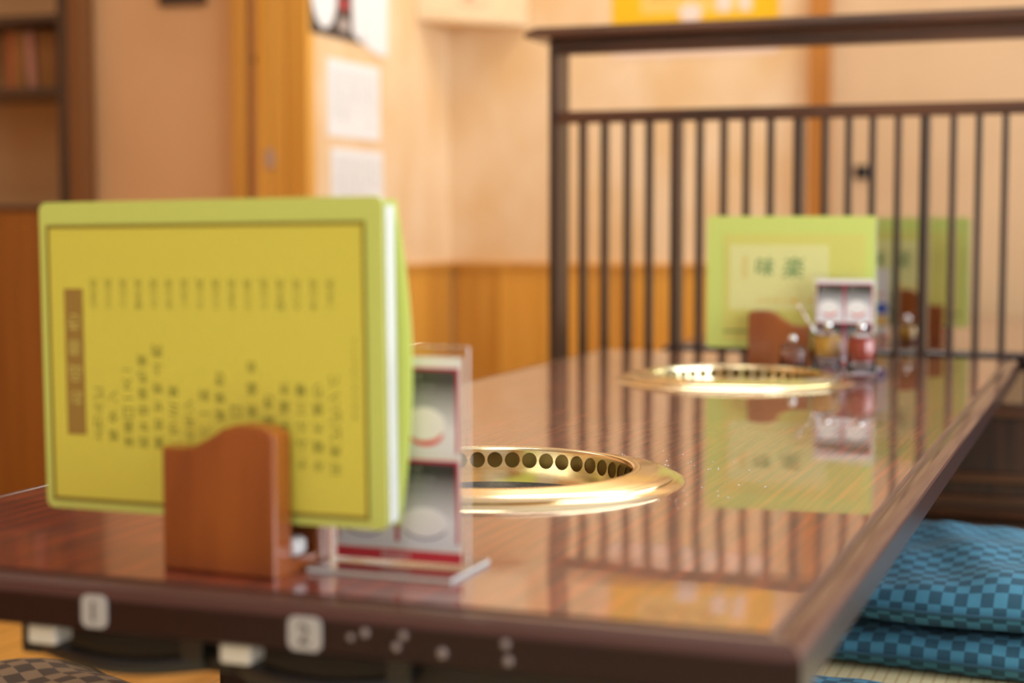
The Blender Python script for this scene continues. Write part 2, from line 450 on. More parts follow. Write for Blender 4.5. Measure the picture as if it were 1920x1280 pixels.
# ------------------------------------------------------------------ bookshelf on the far left
bs = thing('bookshelf', 'dark wooden bookshelf with orange cupboard base beside the tan sliding door', 'bookshelf', (-2.35, YJ - 0.04, -0.3))
obj('upright', boxes((-0.030, 0.0, 0, 0.26, 0, ZC + 0.2), bev=0.002), 'slat', bs)
u2 = obj('upright', boxes((0.0, 0.046, 0.0, 0.05, 0, ZC + 0.2), bev=0.003), plain('brown_upright_wood', (0.20, 0.075, 0.02), 0.45), bs)
u2['label'] = 'lighter brown door side upright'
obj('upright', boxes((-0.80, -0.770, 0, 0.26, 0, ZC + 0.2), bev=0.002), 'slat', bs)
obj('back_panel', boxes((-0.77, -0.03, 0.25, 0.265, 0, ZC + 0.2)), 'wall_tan', bs)
for z in (0.552, 0.735, 1.02):
    obj('shelf', boxes((-0.77, -0.03, 0.0, 0.25, z + T + 0.3, z + T + 0.320), bev=0.002), 'slat', bs)
cb = obj('cupboard', boxes((-0.77, -0.03, 0.02, 0.25, 0.02, 0.562 + T)), 'cupboard', bs)
obj('cupboard_top', boxes((-0.77, -0.03, 0.0, 0.25, 0.562 + T, 0.574 + T), bev=0.002), 'dim', bs)
for a, b in ((-0.768, -0.402), (-0.398, -0.032)):
    obj('cupboard_door', boxes((a, b, 0.004, 0.02, 0.06, 0.558 + T), bev=0.002), 'cupboard', bs)
obj('toe_kick', boxes((-0.77, -0.03, 0.01, 0.02, 0.0, 0.055)), 'dim', bs)
bl = ['rust spined book standing at the right end of the shelf', 'brown book standing second from the right end of the shelf',
      'orange brown book in the middle of the shelved row', 'dark brown book left of the orange brown one on the shelf',
      'leaning pale pink spined book among brown books on shelf', 'ochre book at left of the leaning pink book on shelf', 'dull rust book at the picture edge of the shelved row',
      'brown book hidden furthest left on the dark shelf']
bx = -2.385
for i, (wd, hh, mi, rot) in enumerate(((0.028, 0.150, 4, 0), (0.024, 0.146, 1, 0), (0.024, 0.146, 3, 0), (0.022, 0.150, 1, 0), (0.024, 0.148, 2, -0.06), (0.026, 0.146, 3, 0), (0.024, 0.150, 0, 0))):
    bk = thing('book', bl[i], 'book', (bx - wd / 2, YJ + 0.02, 0.572 + T), 0, 'paperbacks on the dark shelf')
    bk.rotation_euler = (0, rot, 0)
    if rot: bk.location.z += 0.0008
    obj('cover', join(boxes((-wd / 2, wd / 2, 0, 0.004, 0, hh)), boxes((-wd / 2, -wd / 2 + 0.002, 0.004, 0.11, 0, hh)), boxes((wd / 2 - 0.002, wd / 2, 0.004, 0.11, 0, hh))), BOOKS[mi], bk)
    obj('pages', boxes((-wd / 2 + 0.0022, wd / 2 - 0.0022, 0.0042, 0.106, 0.003, hh - 0.003)), 'white', bk)
    bx -= wd + (0.0125 if rot else 0.0015)

pq = thing('wall_plaque', 'dark framed plaque high on the tan sliding door', 'plaque', (-2.045, YJ + 0.02, 0.768 + T))
obj('frame', join(boxes((-0.065, 0.065, -0.014, 0, 0, 0.014)), boxes((-0.065, 0.065, -0.014, 0, 0.12, 0.134)), boxes((-0.065, -0.052, -0.014, 0, 0.014, 0.12)), boxes((0.052, 0.065, -0.014, 0, 0.014, 0.12))), 'slat', pq)
obj('panel', boxes((-0.052, 0.052, -0.007, 0, 0.014, 0.12)), 'black', pq)

# ------------------------------------------------------------------ things on the left wall and corner
def wallx(x, a0, a1, z0, z1, t=0.001): return boxes((x, x + t, a0, a1, z0, z1))
def notice(y0, y1, z0, z1, label, seed):
    rnd = random.Random(seed)
    n = thing('notice', label, 'notice', (XL, y0, z0 + T))
    obj('sheet', boxes((0.0005, 0.0018, 0, y1 - y0, 0, z1 - z0)), 'white', n)
    bm = bmesh.new(); W, H = y1 - y0, z1 - z0
    cols = 9
    for c in range(cols):
        yy = W * (0.9 - 0.8 * c / (cols - 1))
        ln = rnd.randint(5, 9)
        for r in range(ln):
            ch = 'お知らせ本日営業時間定休日案内'[(c * 5 + r) % 15]
            vs, fs, (a, b, cc, dd) = glyph(ch)
            s = 0.0125 / max(dd - cc, 1e-6, b - a)
            q = [bm.verts.new((0.0022, yy + (vx - (a + b) / 2) * s, H * 0.86 - r * 0.0165 + (vy - (cc + dd) / 2) * s)) for vx, vy in vs]
            for f in fs:
                try: bm.faces.new([q[i] for i in f])
                except ValueError: pass
    obj('printed_text', bm, plain('grey_ink', (0.40, 0.38, 0.36), 0.6), n)
    return n
notice(2.815, 3.118, 0.442, 0.632, 'white notice with faint vertical writing below the black poster', 1)
notice(2.832, 3.135, 0.225, 0.415, 'lower white notice partly hidden behind the green menu folder', 2)
po = thing('poster', 'black poster with white rounded shapes high on the cream wall', 'poster', (XL, 2.725, 0.685 + T))
obj('sheet', prism([(0, 0.0), (0.30, -0.002), (0.30, 0.33), (0, 0.33)], -0.0012, -0.0004), 'black', po, rot=(0, 0, PI / 2))
def px_shape(poly, y0=-0.0026, y1=-0.0013): return prism(poly, y0, y1)
obj('white_shape', px_shape([(0.165 + 0.0, 0.07)] if False else [(0.14 * 0 + 0.075 + 0.068 * math.cos(t), 0.105 + 0.088 * math.sin(t)) for t in [2 * PI * i / 24 for i in range(24)]]), 'white', po, rot=(0, 0, PI / 2))
obj('white_shape', px_shape([(0.225, 0.24), (0.235, 0.02), (0.29, 0.0), (0.299, 0.03), (0.299, 0.32), (0.22, 0.32)]), 'white', po, rot=(0, 0, PI / 2))
obj('red_shape', px_shape([(0.168, 0.075), (0.20, 0.07), (0.198, 0.10), (0.168, 0.105)]), 'red', po, rot=(0, 0, PI / 2))
obj('pale_shape', px_shape([(0.160, 0.022), (0.205, 0.018), (0.208, 0.045), (0.180, 0.055), (0.158, 0.046)]), plain('pale_grey_print', (0.5, 0.42, 0.38), 0.6), po, rot=(0, 0, PI / 2))
cr = obj('curled_corner', prism([(0.30, 0.33), (0.30, 0.0), (0.335, -0.012), (0.415, -0.022), (0.440, -0.010), (0.445, 0.33)], -0.004, -0.0015), 'white', po, rot=(0, 0, PI / 2))
cr['label'] = 'plain white sheet with turned up corner'

cs = thing('corner_shelf', 'pale triangular wall shelf with front board in the corner', 'shelf', (XL, YB, 0.785 + T))
def tri(s, z0, z1):
    bm = bmesh.new()
    a = [bm.verts.new(v) for v in ((0.001, -s, z0), (s, -0.001, z0), (0.001, -0.001, z0))]
    b = [bm.verts.new((v.co.x, v.co.y, z1)) for v in a]
    bm.faces.new(a); bm.faces.new(b)
    for i in range(3): bm.faces.new((a[i], a[(i + 1) % 3], b[(i + 1) % 3], b[i]))
    bmesh.ops.recalc_face_normals(bm, faces=bm.faces); return bm
cream = noisy('pale_shelf_board', (0.78, 0.54, 0.29), (0.85, 0.62, 0.36), (8, 8, 30), 1, 2, 0.6)
obj('shelf_board', tri(0.245, 0, 0.012), cream, cs)
s2 = 0.245 / math.sqrt(2)
fb = obj('front_board', boxes((-s2 + 0.004, s2 - 0.004, 0, 0.010, 0.004, 0.14), bev=0.002), cream, cs, loc=(0.1245, -0.1245, 0), rot=(0, 0, PI / 4))
lb = bmesh.new(); box(lb, -0.012, 0.012, -0.0008, -0.0001, 0.075, 0.099)
obj('red_seal', lb, plain('faded_red_print', (0.75, 0.22, 0.12), 0.6), fb, loc=(-0.012, 0, -0.012))
lt = bmesh.new(); put_line(lt, 'minato', -0.045, 0.052, 0.013, -0.0006)
lt.free()
lt = bmesh.new()
for i in range(4): box(lt, -0.042 + i * 0.021, -0.028 + i * 0.021, -0.0008, -0.0001, 0.046, 0.056)
obj('grey_mark', lt, plain('faded_grey_print', (0.60, 0.42, 0.24), 0.6), fb)

# yellow poster on the back wall
yp = thing('wall_poster', 'yellow poster with pale lower margin on the wall above the partition', 'poster', (-1.19, YB, 0.686 + T))
obj('sheet', boxes((0, 0.468, -0.0014, -0.0003, 0, 0.40)), 'yellow', yp)
obj('pale_margin', boxes((0, 0.468, -0.0020, -0.0015, 0, 0.055)), plain('pale_pink_margin', (0.88, 0.66, 0.54), 0.5), yp)
obj('amber_panel', boxes((0.085, 0.40, -0.0020, -0.0015, 0.118, 0.34)), 'yellow_pale', yp)
bm = bmesh.new()
for i, ch in enumerate('焼肉祭'):
    put_glyph(bm, ch, 0.14 + i * 0.075, 0.178, 0.062, -0.0024, wd=0.066)
obj('printed_text', bm, 'gold', yp)
pp = plain('pale_print', (0.88, 0.70, 0.60), 0.5)
for b_ in (ellipse_plate(0.225, 0.115, 0.032, 0.026, -0.0029, -0.0022), prism([(0.298, 0.115), (0.335, 0.113), (0.340, 0.17), (0.300, 0.18)], -0.0029, -0.0022),
           prism([(0.362, 0.115), (0.392, 0.114), (0.384, 0.19), (0.360, 0.19)], -0.0029, -0.0022)):
    obj('white_shape', b_, pp, yp)

# ceiling lamps, the last one added as fill
for i, (lx, ly, pw) in enumerate(LAMPS):
    lamp = thing('ceiling_lamp', ['ceiling lamp nearest the back wall', 'ceiling lamp over the near end of the table', 'ceiling lamp behind the camera', 'added fill lamp over the left aisle'][i], 'lamp', (lx, ly, ZC))
    obj('lamp_body', boxes((-0.58, 0.58, -0.16, 0.16, -0.035, 0.0), bev=0.004), 'whiteplastic', lamp)
    obj('diffuser', boxes((-0.55, 0.55, -0.13, 0.13, -0.046, -0.0352), bev=0.004), 'lamp', lamp)

# ================================================================== tables
def frame_sweep(x0, x1, y0, y1, prof):
    """profile of (inset, z) swept round a rectangle with mitred corners"""
    bm = bmesh.new(); loops = []
    for d, z in prof:
        loops.append([bm.verts.new(v) for v in ((x0 + d, y0 + d, z), (x1 - d, y0 + d, z), (x1 - d, y1 - d, z), (x0 + d, y1 - d, z))])
    for a, b in zip(loops, loops[1:]):
        for i in range(4): bm.faces.new((a[i], a[(i + 1) % 4], b[(i + 1) % 4], b[i]))
    bmesh.ops.recalc_face_normals(bm, faces=bm.faces)
    return bm
def holed_top(x0, x1, y0, y1, holes, z0, z1, n=64):
    bm = bmesh.new(); es = []
    def loop(pts):
        vs = [bm.verts.new((px, py, z1)) for px, py in pts]
        for i in range(len(vs)): es.append(bm.edges.new((vs[i], vs[(i + 1) % len(vs)])))
    loop([(x0, y0), (x1, y0), (x1, y1), (x0, y1)])
    for cx, cy, r in holes: loop([(cx + r * math.cos(2 * PI * i / n), cy + r * math.sin(2 * PI * i / n)) for i in range(n)])
    bmesh.ops.triangle_fill(bm, use_beauty=True, use_dissolve=False, edges=es, normal=(0, 0, 1))
    for f in bm.faces:
        if f.normal.z < 0: f.normal_flip()
    r = bmesh.ops.extrude_face_region(bm, geom=list(bm.faces))
    vs = [g for g in r['geom'] if isinstance(g, bmesh.types.BMVert)]
    bmesh.ops.translate(bm, vec=(0, 0, z0 - z1), verts=vs)
    bmesh.ops.recalc_face_normals(bm, faces=bm.faces)
    return bm
PROF = [(0.021, 0.0), (0.0188, -0.0036), (0.0168, -0.0036), (0.0125, -0.0012), (0.0085, -0.0014), (0.0040, -0.0040), (0.0008, -0.0078), (0.0, -0.0105), (0.0, -0.0305), (0.002, -0.032), (0.045, -0.032), (0.045, -0.024)]
def table(name, label, x0, x1, y0, y1, holes, lip='lip'):
    cx, cy = (x0 + x1) / 2, (y0 + y1) / 2
    t = thing(name, label, 'table', (cx, cy, T))
    hx, hy = (x1 - x0) / 2, (y1 - y0) / 2
    obj('tabletop', holed_top(-hx + 0.021, hx - 0.021, -hy + 0.021, hy - 0.021, [(a - cx, b - cy, 0.152) for a, b in holes], -0.024, 0.0), 'lacquer', t)
    fr = obj('edge_frame', frame_sweep(-hx, hx, -hy, hy, PROF), 'edge', t)
    fr.data.materials.append(MAT[lip])
    for p in fr.data.polygons:
        if max(fr.data.vertices[v].co.z for v in p.vertices) > -0.0079: p.material_index = 1
    for sx in (-1, 1):
        for sy in (-1, 1):
            obj('leg', boxes((sx * (hx - 0.21) - 0.03, sx * (hx - 0.21) + 0.03, sy * (hy - 0.36) - 0.03, sy * (hy - 0.36) + 0.03, -T, -0.0245), bev=0.004), 'edge', t)
    return t
X0, X1, Y0, Y1 = -0.735, 0.0, 0.020, 2.030
RINGS = [(-0.366, 0.508), (-0.366, 1.495)]
tb = table('dining_table', 'long glossy reddish brown low table with two round brass grills', X0, X1, Y0, Y1, RINGS)
tcx, tcy = (X0 + X1) / 2, (Y0 + Y1) / 2
for dx, dz, r in ((-0.2699, -0.0195, 0.0022), (-0.2604, -0.0161, 0.0028), (-0.2355, -0.0155, 0.0026), (-0.2400, -0.0226, 0.0026), (-0.2106, -0.0238, 0.0032), (-0.1710, -0.0150, 0.0028), (-0.1693, -0.0247, 0.0030)):
    bm = bmesh.new(); bmesh.ops.create_uvsphere(bm, u_segments=10, v_segments=6, radius=r)
    bmesh.ops.scale(bm, vec=(1, 0.3, 1), verts=bm.verts)
    obj('droplet', bm, 'drop', tb, True, loc=(dx - tcx, Y0 - tcy - 0.0002, dz))
obj('control_box', boxes((-0.535 - tcx, -0.366 - tcx, 0.058 - tcy, 0.20 - tcy, -0.062, -0.0245), bev=0.002), 'under', tb)
obj('control_box', boxes((-0.364 - tcx, -0.06 - tcx, 0.058 - tcy, 0.20 - tcy, -0.145, -0.0245), bev=0.002), 'under', tb)
def sticker(x0, x1, z0, z1, ch, lab):
    s = obj('number_sticker', prism(rounded(x0 - tcx, x1 - tcx, z0, z1, 0.005), Y0 - tcy - 0.0012, Y0 - tcy - 0.0002), 'sticker', tb)
    s['label'] = lab
    bm = bmesh.new(); put_glyph(bm, ch, (x0 + x1) / 2 - tcx - 0.0005, (z0 + z1) / 2, 0.0125, Y0 - tcy - 0.0015)
    obj('numeral', bm, 'black', s)
sticker(-0.4590, -0.4400, -0.0290, -0.0078, '1', 'left white sticker')
sticker(-0.3115, -0.2890, -0.0305, -0.0095, '2', 'right white sticker')
# crumbs beside the grill
bm = bmesh.new()
for i in range(46):
    a = random.uniform(-0.6, 1.5); rr = random.uniform(0.178, 0.25)
    cx, cy = -0.366 + rr * math.cos(a) - tcx, 0.508 + rr * math.sin(a) - tcy
    s = random.uniform(0.0002, 0.0006)
    box(bm, cx - s, cx + s, cy - s, cy + s, 0.0001, 0.0001 + s)
cr = obj('crumbs', bm, 'white', tb); cr['kind'] = 'stuff'

# roaster rings
def perforated(r, zc, hr, z0, z1, n, seg=16):
    bm = bmesh.new()
    per = 2 * PI / n
    for k in range(n):
        a0 = k * per
        sq = []; ci = []
        for i in range(seg):
            t = 2 * PI * i / seg
            ci.append((hr * math.cos(t) / r, zc + hr * math.sin(t)))
            c, s = math.cos(t), math.sin(t); m = max(abs(c), abs(s))
            u = c / m * per / 2; vv = s / m
            sq.append((u, zc + (vv * (z1 - zc) if vv > 0 else vv * (zc - z0))))
        def P(q):
            rr = r + 0.11 * (q[1] - z1)
            return bm.verts.new((rr * math.cos(a0 + q[0]), rr * math.sin(a0 + q[0]), q[1]))
        S = [P(q) for q in sq]; Ci = [P(q) for q in ci]
        D = [bm.verts.new((v.co.x * (r + 0.0012) / r, v.co.y * (r + 0.0012) / r, v.co.z)) for v in Ci]
        for i in range(seg):
            j = (i + 1) % seg
            bm.faces.new((S[i], S[j], Ci[j], Ci[i])); bm.faces.new((Ci[i], Ci[j], D[j], D[i]))
    bmesh.ops.remove_doubles(bm, verts=bm.verts, dist=1e-5)
    bmesh.ops.recalc_face_normals(bm, faces=bm.faces)
    return bm
def roaster(label, x, y):
    r = thing('tabletop_grill', label, 'grill', (x, y, T))
    sharp(obj('flange', lathe([(0.151, 0.0001), (0.1722, 0.0001), (0.1716, 0.0008), (0.1700, 0.0018), (0.1630, 0.0042), (0.1600, 0.0046), (0.1600, 0.0002)], 128), 'brass', r), 0.9)
    sharp(obj('inner_ring', lathe([(0.158, 0.0047), (0.1620, 0.0048), (0.1622, 0.0058), (0.1610, 0.0066), (0.146, 0.0090), (0.134, 0.0112), (0.1300, 0.0119), (0.1272, 0.0117), (0.1257, 0.0103), (0.1252, 0.0085)], 128), 'brass', r), 0.9)
    sharp(obj('perforated_wall', perforated(0.1252, -0.0008, 0.0075, -0.0095, 0.0086, 46), 'brass', r), 0.9)
    obj('lower_wall', lathe([(0.1232, -0.0095), (0.1212, -0.028), (0.1200, -0.030)], 96), 'brass', r, True)
    obj('outer_wall', lathe([(0.148, 0.0040), (0.1475, -0.06), (0.10, -0.061)], 96), 'brass_dark', r, True)
    obj('charcoal_bed', lathe([(0.0, -0.0222), (0.06, -0.0227), (0.10, -0.0222), (0.1217, -0.0217)], 64), 'char', r, True)
    obj('grill_housing', lathe([(0.1, -0.062), (0.149, -0.062), (0.149, -0.20), (0.0, -0.20)], 48), 'iron', r)
    return r
roaster('near brass ring grill sunk in the table beside the acrylic card', *RINGS[0])
roaster('far brass ring grill sunk in the table before the sauce jars', *RINGS[1])

# control levers under the front edge
def lever(label, x, y):
    l = thing('grill_lever', label, 'lever', (x, y, T - 0.0325))
    obj('end_block', boxes((0.0, 0.0215, 0.0, 0.020, -0.0130, 0.0), bev=0.002), 'whiteplastic', l)
    pts = []
    for i in range(17):
        t = i / 16
        pts.append((0.008 + 0.118 * t, 0.012 - 0.010 * math.sin(PI * t), -0.0165 - 0.0050 * math.sin(PI * t)))
    b = obj('handle_bar', tube(pts, 0.0062, 10), 'blackplastic', l, True)
    obj('bracket', boxes((0.112, 0.128, 0.004, 0.024, -0.016, 0.0), bev=0.001), 'blackplastic', l)
    return l
lever('left black lever with white end block under the table edge', -0.5060, 0.026)
lever('right black lever with white end block under the table edge', -0.3635, 0.026)

# ------------------------------------------------------------------ menu holders
def holder(name, label, loc, rz, wd, h_lo, h_hi, flip, depth=(0.0, 0.020, 0.046, 0.062)):
    h = thing(name, label, 'menu holder', loc, rz)
    poly = [(0, 0.0)]
    prof = [(0.0, h_lo), (0.14, h_lo * 0.995), (0.28, h_lo * 1.015), (0.42, h_lo + (h_hi - h_lo) * 0.42), (0.54, h_lo + (h_hi - h_lo) * 0.78), (0.66, h_lo + (h_hi - h_lo) * 0.98), (0.78, h_hi), (0.90, h_hi * 0.99), (0.97, h_hi * 0.965), (1.0, h_hi * 0.92)]
    poly = [(0.0, 0.0)] + [(a * wd, z) for a, z in prof] + [(wd, 0.0)]
    if flip: poly = [(wd - a, z) for a, z in reversed(poly)]
    a, b, c, d = depth
    obj('front_plate', prism(poly, a, b, bev=0.0022), 'holder', h)
    obj('back_plate', prism(poly, c, d, bev=0.0022), 'holder', h)
    obj('base', boxes((0.002, wd * 0.55, b, c, 0.0, 0.024), (wd * 0.55, wd - 0.002, b, c, 0.0, 0.009)), 'holder', h)
    return h
holder('menu_holder', 'reddish brown wooden menu holder with wavy top at the front edge', (-0.4315, 0.0715, T + 0.0002), -0.085, 0.0875, 0.081, 0.0985, False, (0.0, 0.021, 0.053, 0.070))
holder('menu_holder', 'reddish brown menu holder with wavy top beyond the far grill', (-0.4010, 1.745, T + 0.0002), 0.0, 0.097, 0.066, 0.0895, True, (0.0, 0.021, 0.058, 0.074))
holder('menu_holder', 'reddish brown menu holder seen between the slats behind the partition', (-0.258, 2.41, T + 0.0002), 0.0, 0.095, 0.070, 0.100, True, (0.0, 0.021, 0.058, 0.074))

# ------------------------------------------------------------------ menu folders
MW, MH = 0.270, 0.212
def folder(label, loc, rz, lean, rx=0.0, swell=1.0):
    m = thing('menu_folder', label, 'menu', loc, rz)
    m.rotation_euler = (rx, lean, rz)
    obj('front_cover', prism(rounded(0, MW, 0, MH, 0.006), 0.0, 0.0012), 'pouch', m)
    # pages: several white leaves standing between the covers
    for i in range(5):
        yy = 0.0032 + i * 0.0034
        obj('page', prism([(0.004, 0.004), (MW + 0.0005 - 0.0008 * i, 0.004), (MW + 0.0005 - 0.0008 * i, MH - 0.006), (0.004, MH - 0.006)], yy, yy + 0.0026), 'pagewhite', m)
    bm = bmesh.new(); n = 14
    g = []
    for i in range(n + 1):
        row = []
        for j in range(n + 1):
            u, v = i / n, j / n
            bow = math.sin(PI * v) * u * u * swell
            row.append((u * (MW - 0.002) + 0.008 * bow, 0.0205 + 0.004 * bow, v * (MH - 0.002)))
        g.append(row)
    f = [[bm.verts.new(p) for p in r] for r in g]
    b = [[bm.verts.new((p[0], p[1] + 0.0012, p[2])) for p in r] for r in g]
    for i in range(n):
        for j in range(n):
            bm.faces.new((f[i][j], f[i + 1][j], f[i + 1][j + 1], f[i][j + 1])); bm.faces.new((b[i][j], b[i][j + 1], b[i + 1][j + 1], b[i + 1][j]))
    for i in range(n):
        bm.faces.new((f[i][0], b[i][0], b[i + 1][0], f[i + 1][0])); bm.faces.new((f[i][n], f[i + 1][n], b[i + 1][n], b[i][n]))
        bm.faces.new((f[0][i], f[0][i + 1], b[0][i + 1], b[0][i])); bm.faces.new((f[n][i], b[n][i], b[n][i + 1], f[n][i + 1]))
    bmesh.ops.recalc_face_normals(bm, faces=bm.faces)
    obj('back_cover', bm, 'pouch_back', m, True)
    obj('spine', prism([(0.0, 0.002), (0.0012, 0.002), (0.0012, MH - 0.004), (0.0, MH - 0.004)], 0.0012, 0.0205), 'pouch', m)
    return m
# near menu, its price list upside down
m1 = folder('large yellow green menu folder with upside down price list in the near holder', (-0.5445, 0.1035, T + 0.0295), -0.065, -0.012)
fc = [o for o in m1.children if o.name.startswith('front_cover')][0]
yq = -0.0006
obj('price_page', prism([(0.0065, 0.0065), (0.2570, 0.0060), (0.2570, 0.196), (0.0060, 0.196)], yq, -0.0001), 'page', fc)
def rule(bm, x0, x1, z0, z1, t, y):
    for a in ((x0, x1, z0, z0 + t), (x0, x1, z1 - t, z1), (x0, x0 + t, z0 + t, z1 - t), (x1 - t, x1, z0 + t, z1 - t)):
        q = [bm.verts.new(v) for v in ((a[0], y, a[2]), (a[1], y, a[2]), (a[1], y, a[3]), (a[0], y, a[3]))]; bm.faces.new(q)
bm = bmesh.new(); rule(bm, 0.0062, 0.2575, 0.0058, 0.1965, 0.0026, yq - 0.0002)
obj('printed_border', bm, 'ink_line', fc)
def pxy(px, py):       # place on the page, from its own proportions
    return (px - 66) / 679.0 * MW, (968 - py) / 590.0 * MH * 0.993
bm = bmesh.new(); bp_ = bmesh.new(); bs_ = bmesh.new()
names = ['上カルビ', '塩タン', '特選ロース一', '和牛中落ち焼', '盛合せ特上肉', 'ハラミ焼', 'ホルモン', 'レバー刺', 'ミノ塩焼き', '豚トロ', '海鮮焼盛合', '野菜焼き', 'キムチ盛合', 'ナムル三種', '冷麺大盛り', '石焼ビビンバ']
starts = [728, 728, 680, 660, 640, 715, 745, 720, 690, 745, 662, 728, 705, 705, 705, 688]
kan = '一二三四五六七八九〇'
for c in range(16):
    px = 180 + c * 31.2
    x, z0 = pxy(px, 577); _, z1 = pxy(px, 519)
    pr = '円' + kan[9] + kan[(c * 3 + 4) % 9] + kan[(c * 5 + 6) % 9]
    for k, ch in enumerate(pr):
        put_glyph(bp_, ch, x, z1 - (k + 0.5) * (z1 - z0) / 4, 0.0046, yq - 0.0002, wd=0.0046, turn=True)
    px = 184 + c * 31.2
    end = 838 + c * 2.6
    x, za = pxy(px, starts[c]); _, zb = pxy(px, end)
    s = names[c]; n = len(s)
    step = min((za - zb) / n, 0.0105) if False else (za - zb) / n
    for k, ch in enumerate(reversed(s)):
        put_glyph(bm, ch, x, za - (k + 0.5) * step, min(step * 0.95, 0.0090), yq - 0.0002, wd=0.0078, turn=True)
for k in range(9):
    x, z = pxy(690, 630 + k * 17)
    put_glyph(bs_, '価格は税込表示です'[8 - k], x, z, 0.0032, yq - 0.0002, wd=0.0032, turn=True)
obj('dish_lettering', bm, 'ink', fc)
obj('price_lettering', bp_, 'ink', fc)
obj('side_lettering', bs_, 'ink', fc)
bm = bmesh.new()
xa, za = pxy(117, 540); xb, zb = pxy(157, 822)
q = [bm.verts.new(v) for v in ((xa, yq - 0.0002, zb), (xb, yq - 0.0002, zb), (xb, yq - 0.0002, za), (xa, yq - 0.0002, za))]; bm.faces.new(q)
tbn = obj('title_band', bm, 'ink_brown', fc)
bm = bmesh.new()
for k, ch in enumerate('き書品お'):
    x, z = pxy(137, 605 + k * 49); put_glyph(bm, ch, x, z, 0.0115, yq - 0.0005, wd=0.0105, turn=True)
obj('title_lettering', bm, 'ink_light', fc)

# covers of the two far menus
def cover_print(m, yq=-0.0006):
    f = [o for o in m.children if o.name.startswith('front_cover')][0]
    obj('cover_panel', prism([(0.028, 0.012), (0.255, 0.012), (0.255, 0.184), (0.028, 0.184)], yq, -0.0001), 'page_green', f)
    bm = bmesh.new(); q = [bm.verts.new(v) for v in ((0.028, yq - 0.0001, 0.024), (0.255, yq - 0.0001, 0.024), (0.255, yq - 0.0001, 0.0285), (0.028, yq - 0.0001, 0.0285))]; bm.faces.new(q)
    obj('shadow_stripe', bm, plain('shadow_stripe_green', (0.25, 0.35, 0.08), 0.6), f)  # shadow along the panel's bottom, painted as a dark green band
    obj('pale_panel', prism([(0.038, 0.062), (0.197, 0.062), (0.197, 0.166), (0.038, 0.166)], yq - 0.0004, yq - 0.0001), 'page_pale', f)
    bm = bmesh.new()
    put_glyph(bm, '味', 0.096, 0.131, 0.030, yq - 0.0007, wd=0.030, slant=0.12); put_glyph(bm, '楽', 0.142, 0.130, 0.038, yq - 0.0007, wd=0.034, slant=0.12)
    obj('brush_lettering', bm, 'ink_green', f)
    bm = bmesh.new()
    for k, ch in enumerate('焼肉料理'): put_glyph(bm, ch, 0.063, 0.143 - k * 0.0092, 0.008, yq - 0.0007, wd=0.008)
    obj('orange_side_lettering', bm, 'ink_orange', f)
    bm = bmesh.new()
    for k, ch in enumerate('お品書き・ご案内'): put_glyph(bm, ch, 0.088 + k * 0.0135, 0.077, 0.0085, yq - 0.0007, wd=0.009)
    obj('orange_lettering', bm, 'ink_orange', f)
m2 = folder('yellow green menu folder with green brush lettering beyond the far grill', (-0.4755, 1.7740, T + 0.0270), 0.0, 0.0, swell=0.1)
cover_print(m2)
m3 = copy_thing(m2, (-0.388, 2.439, T + 0.0270), 0.0, 'yellow green menu folder half hidden behind the partition slats')

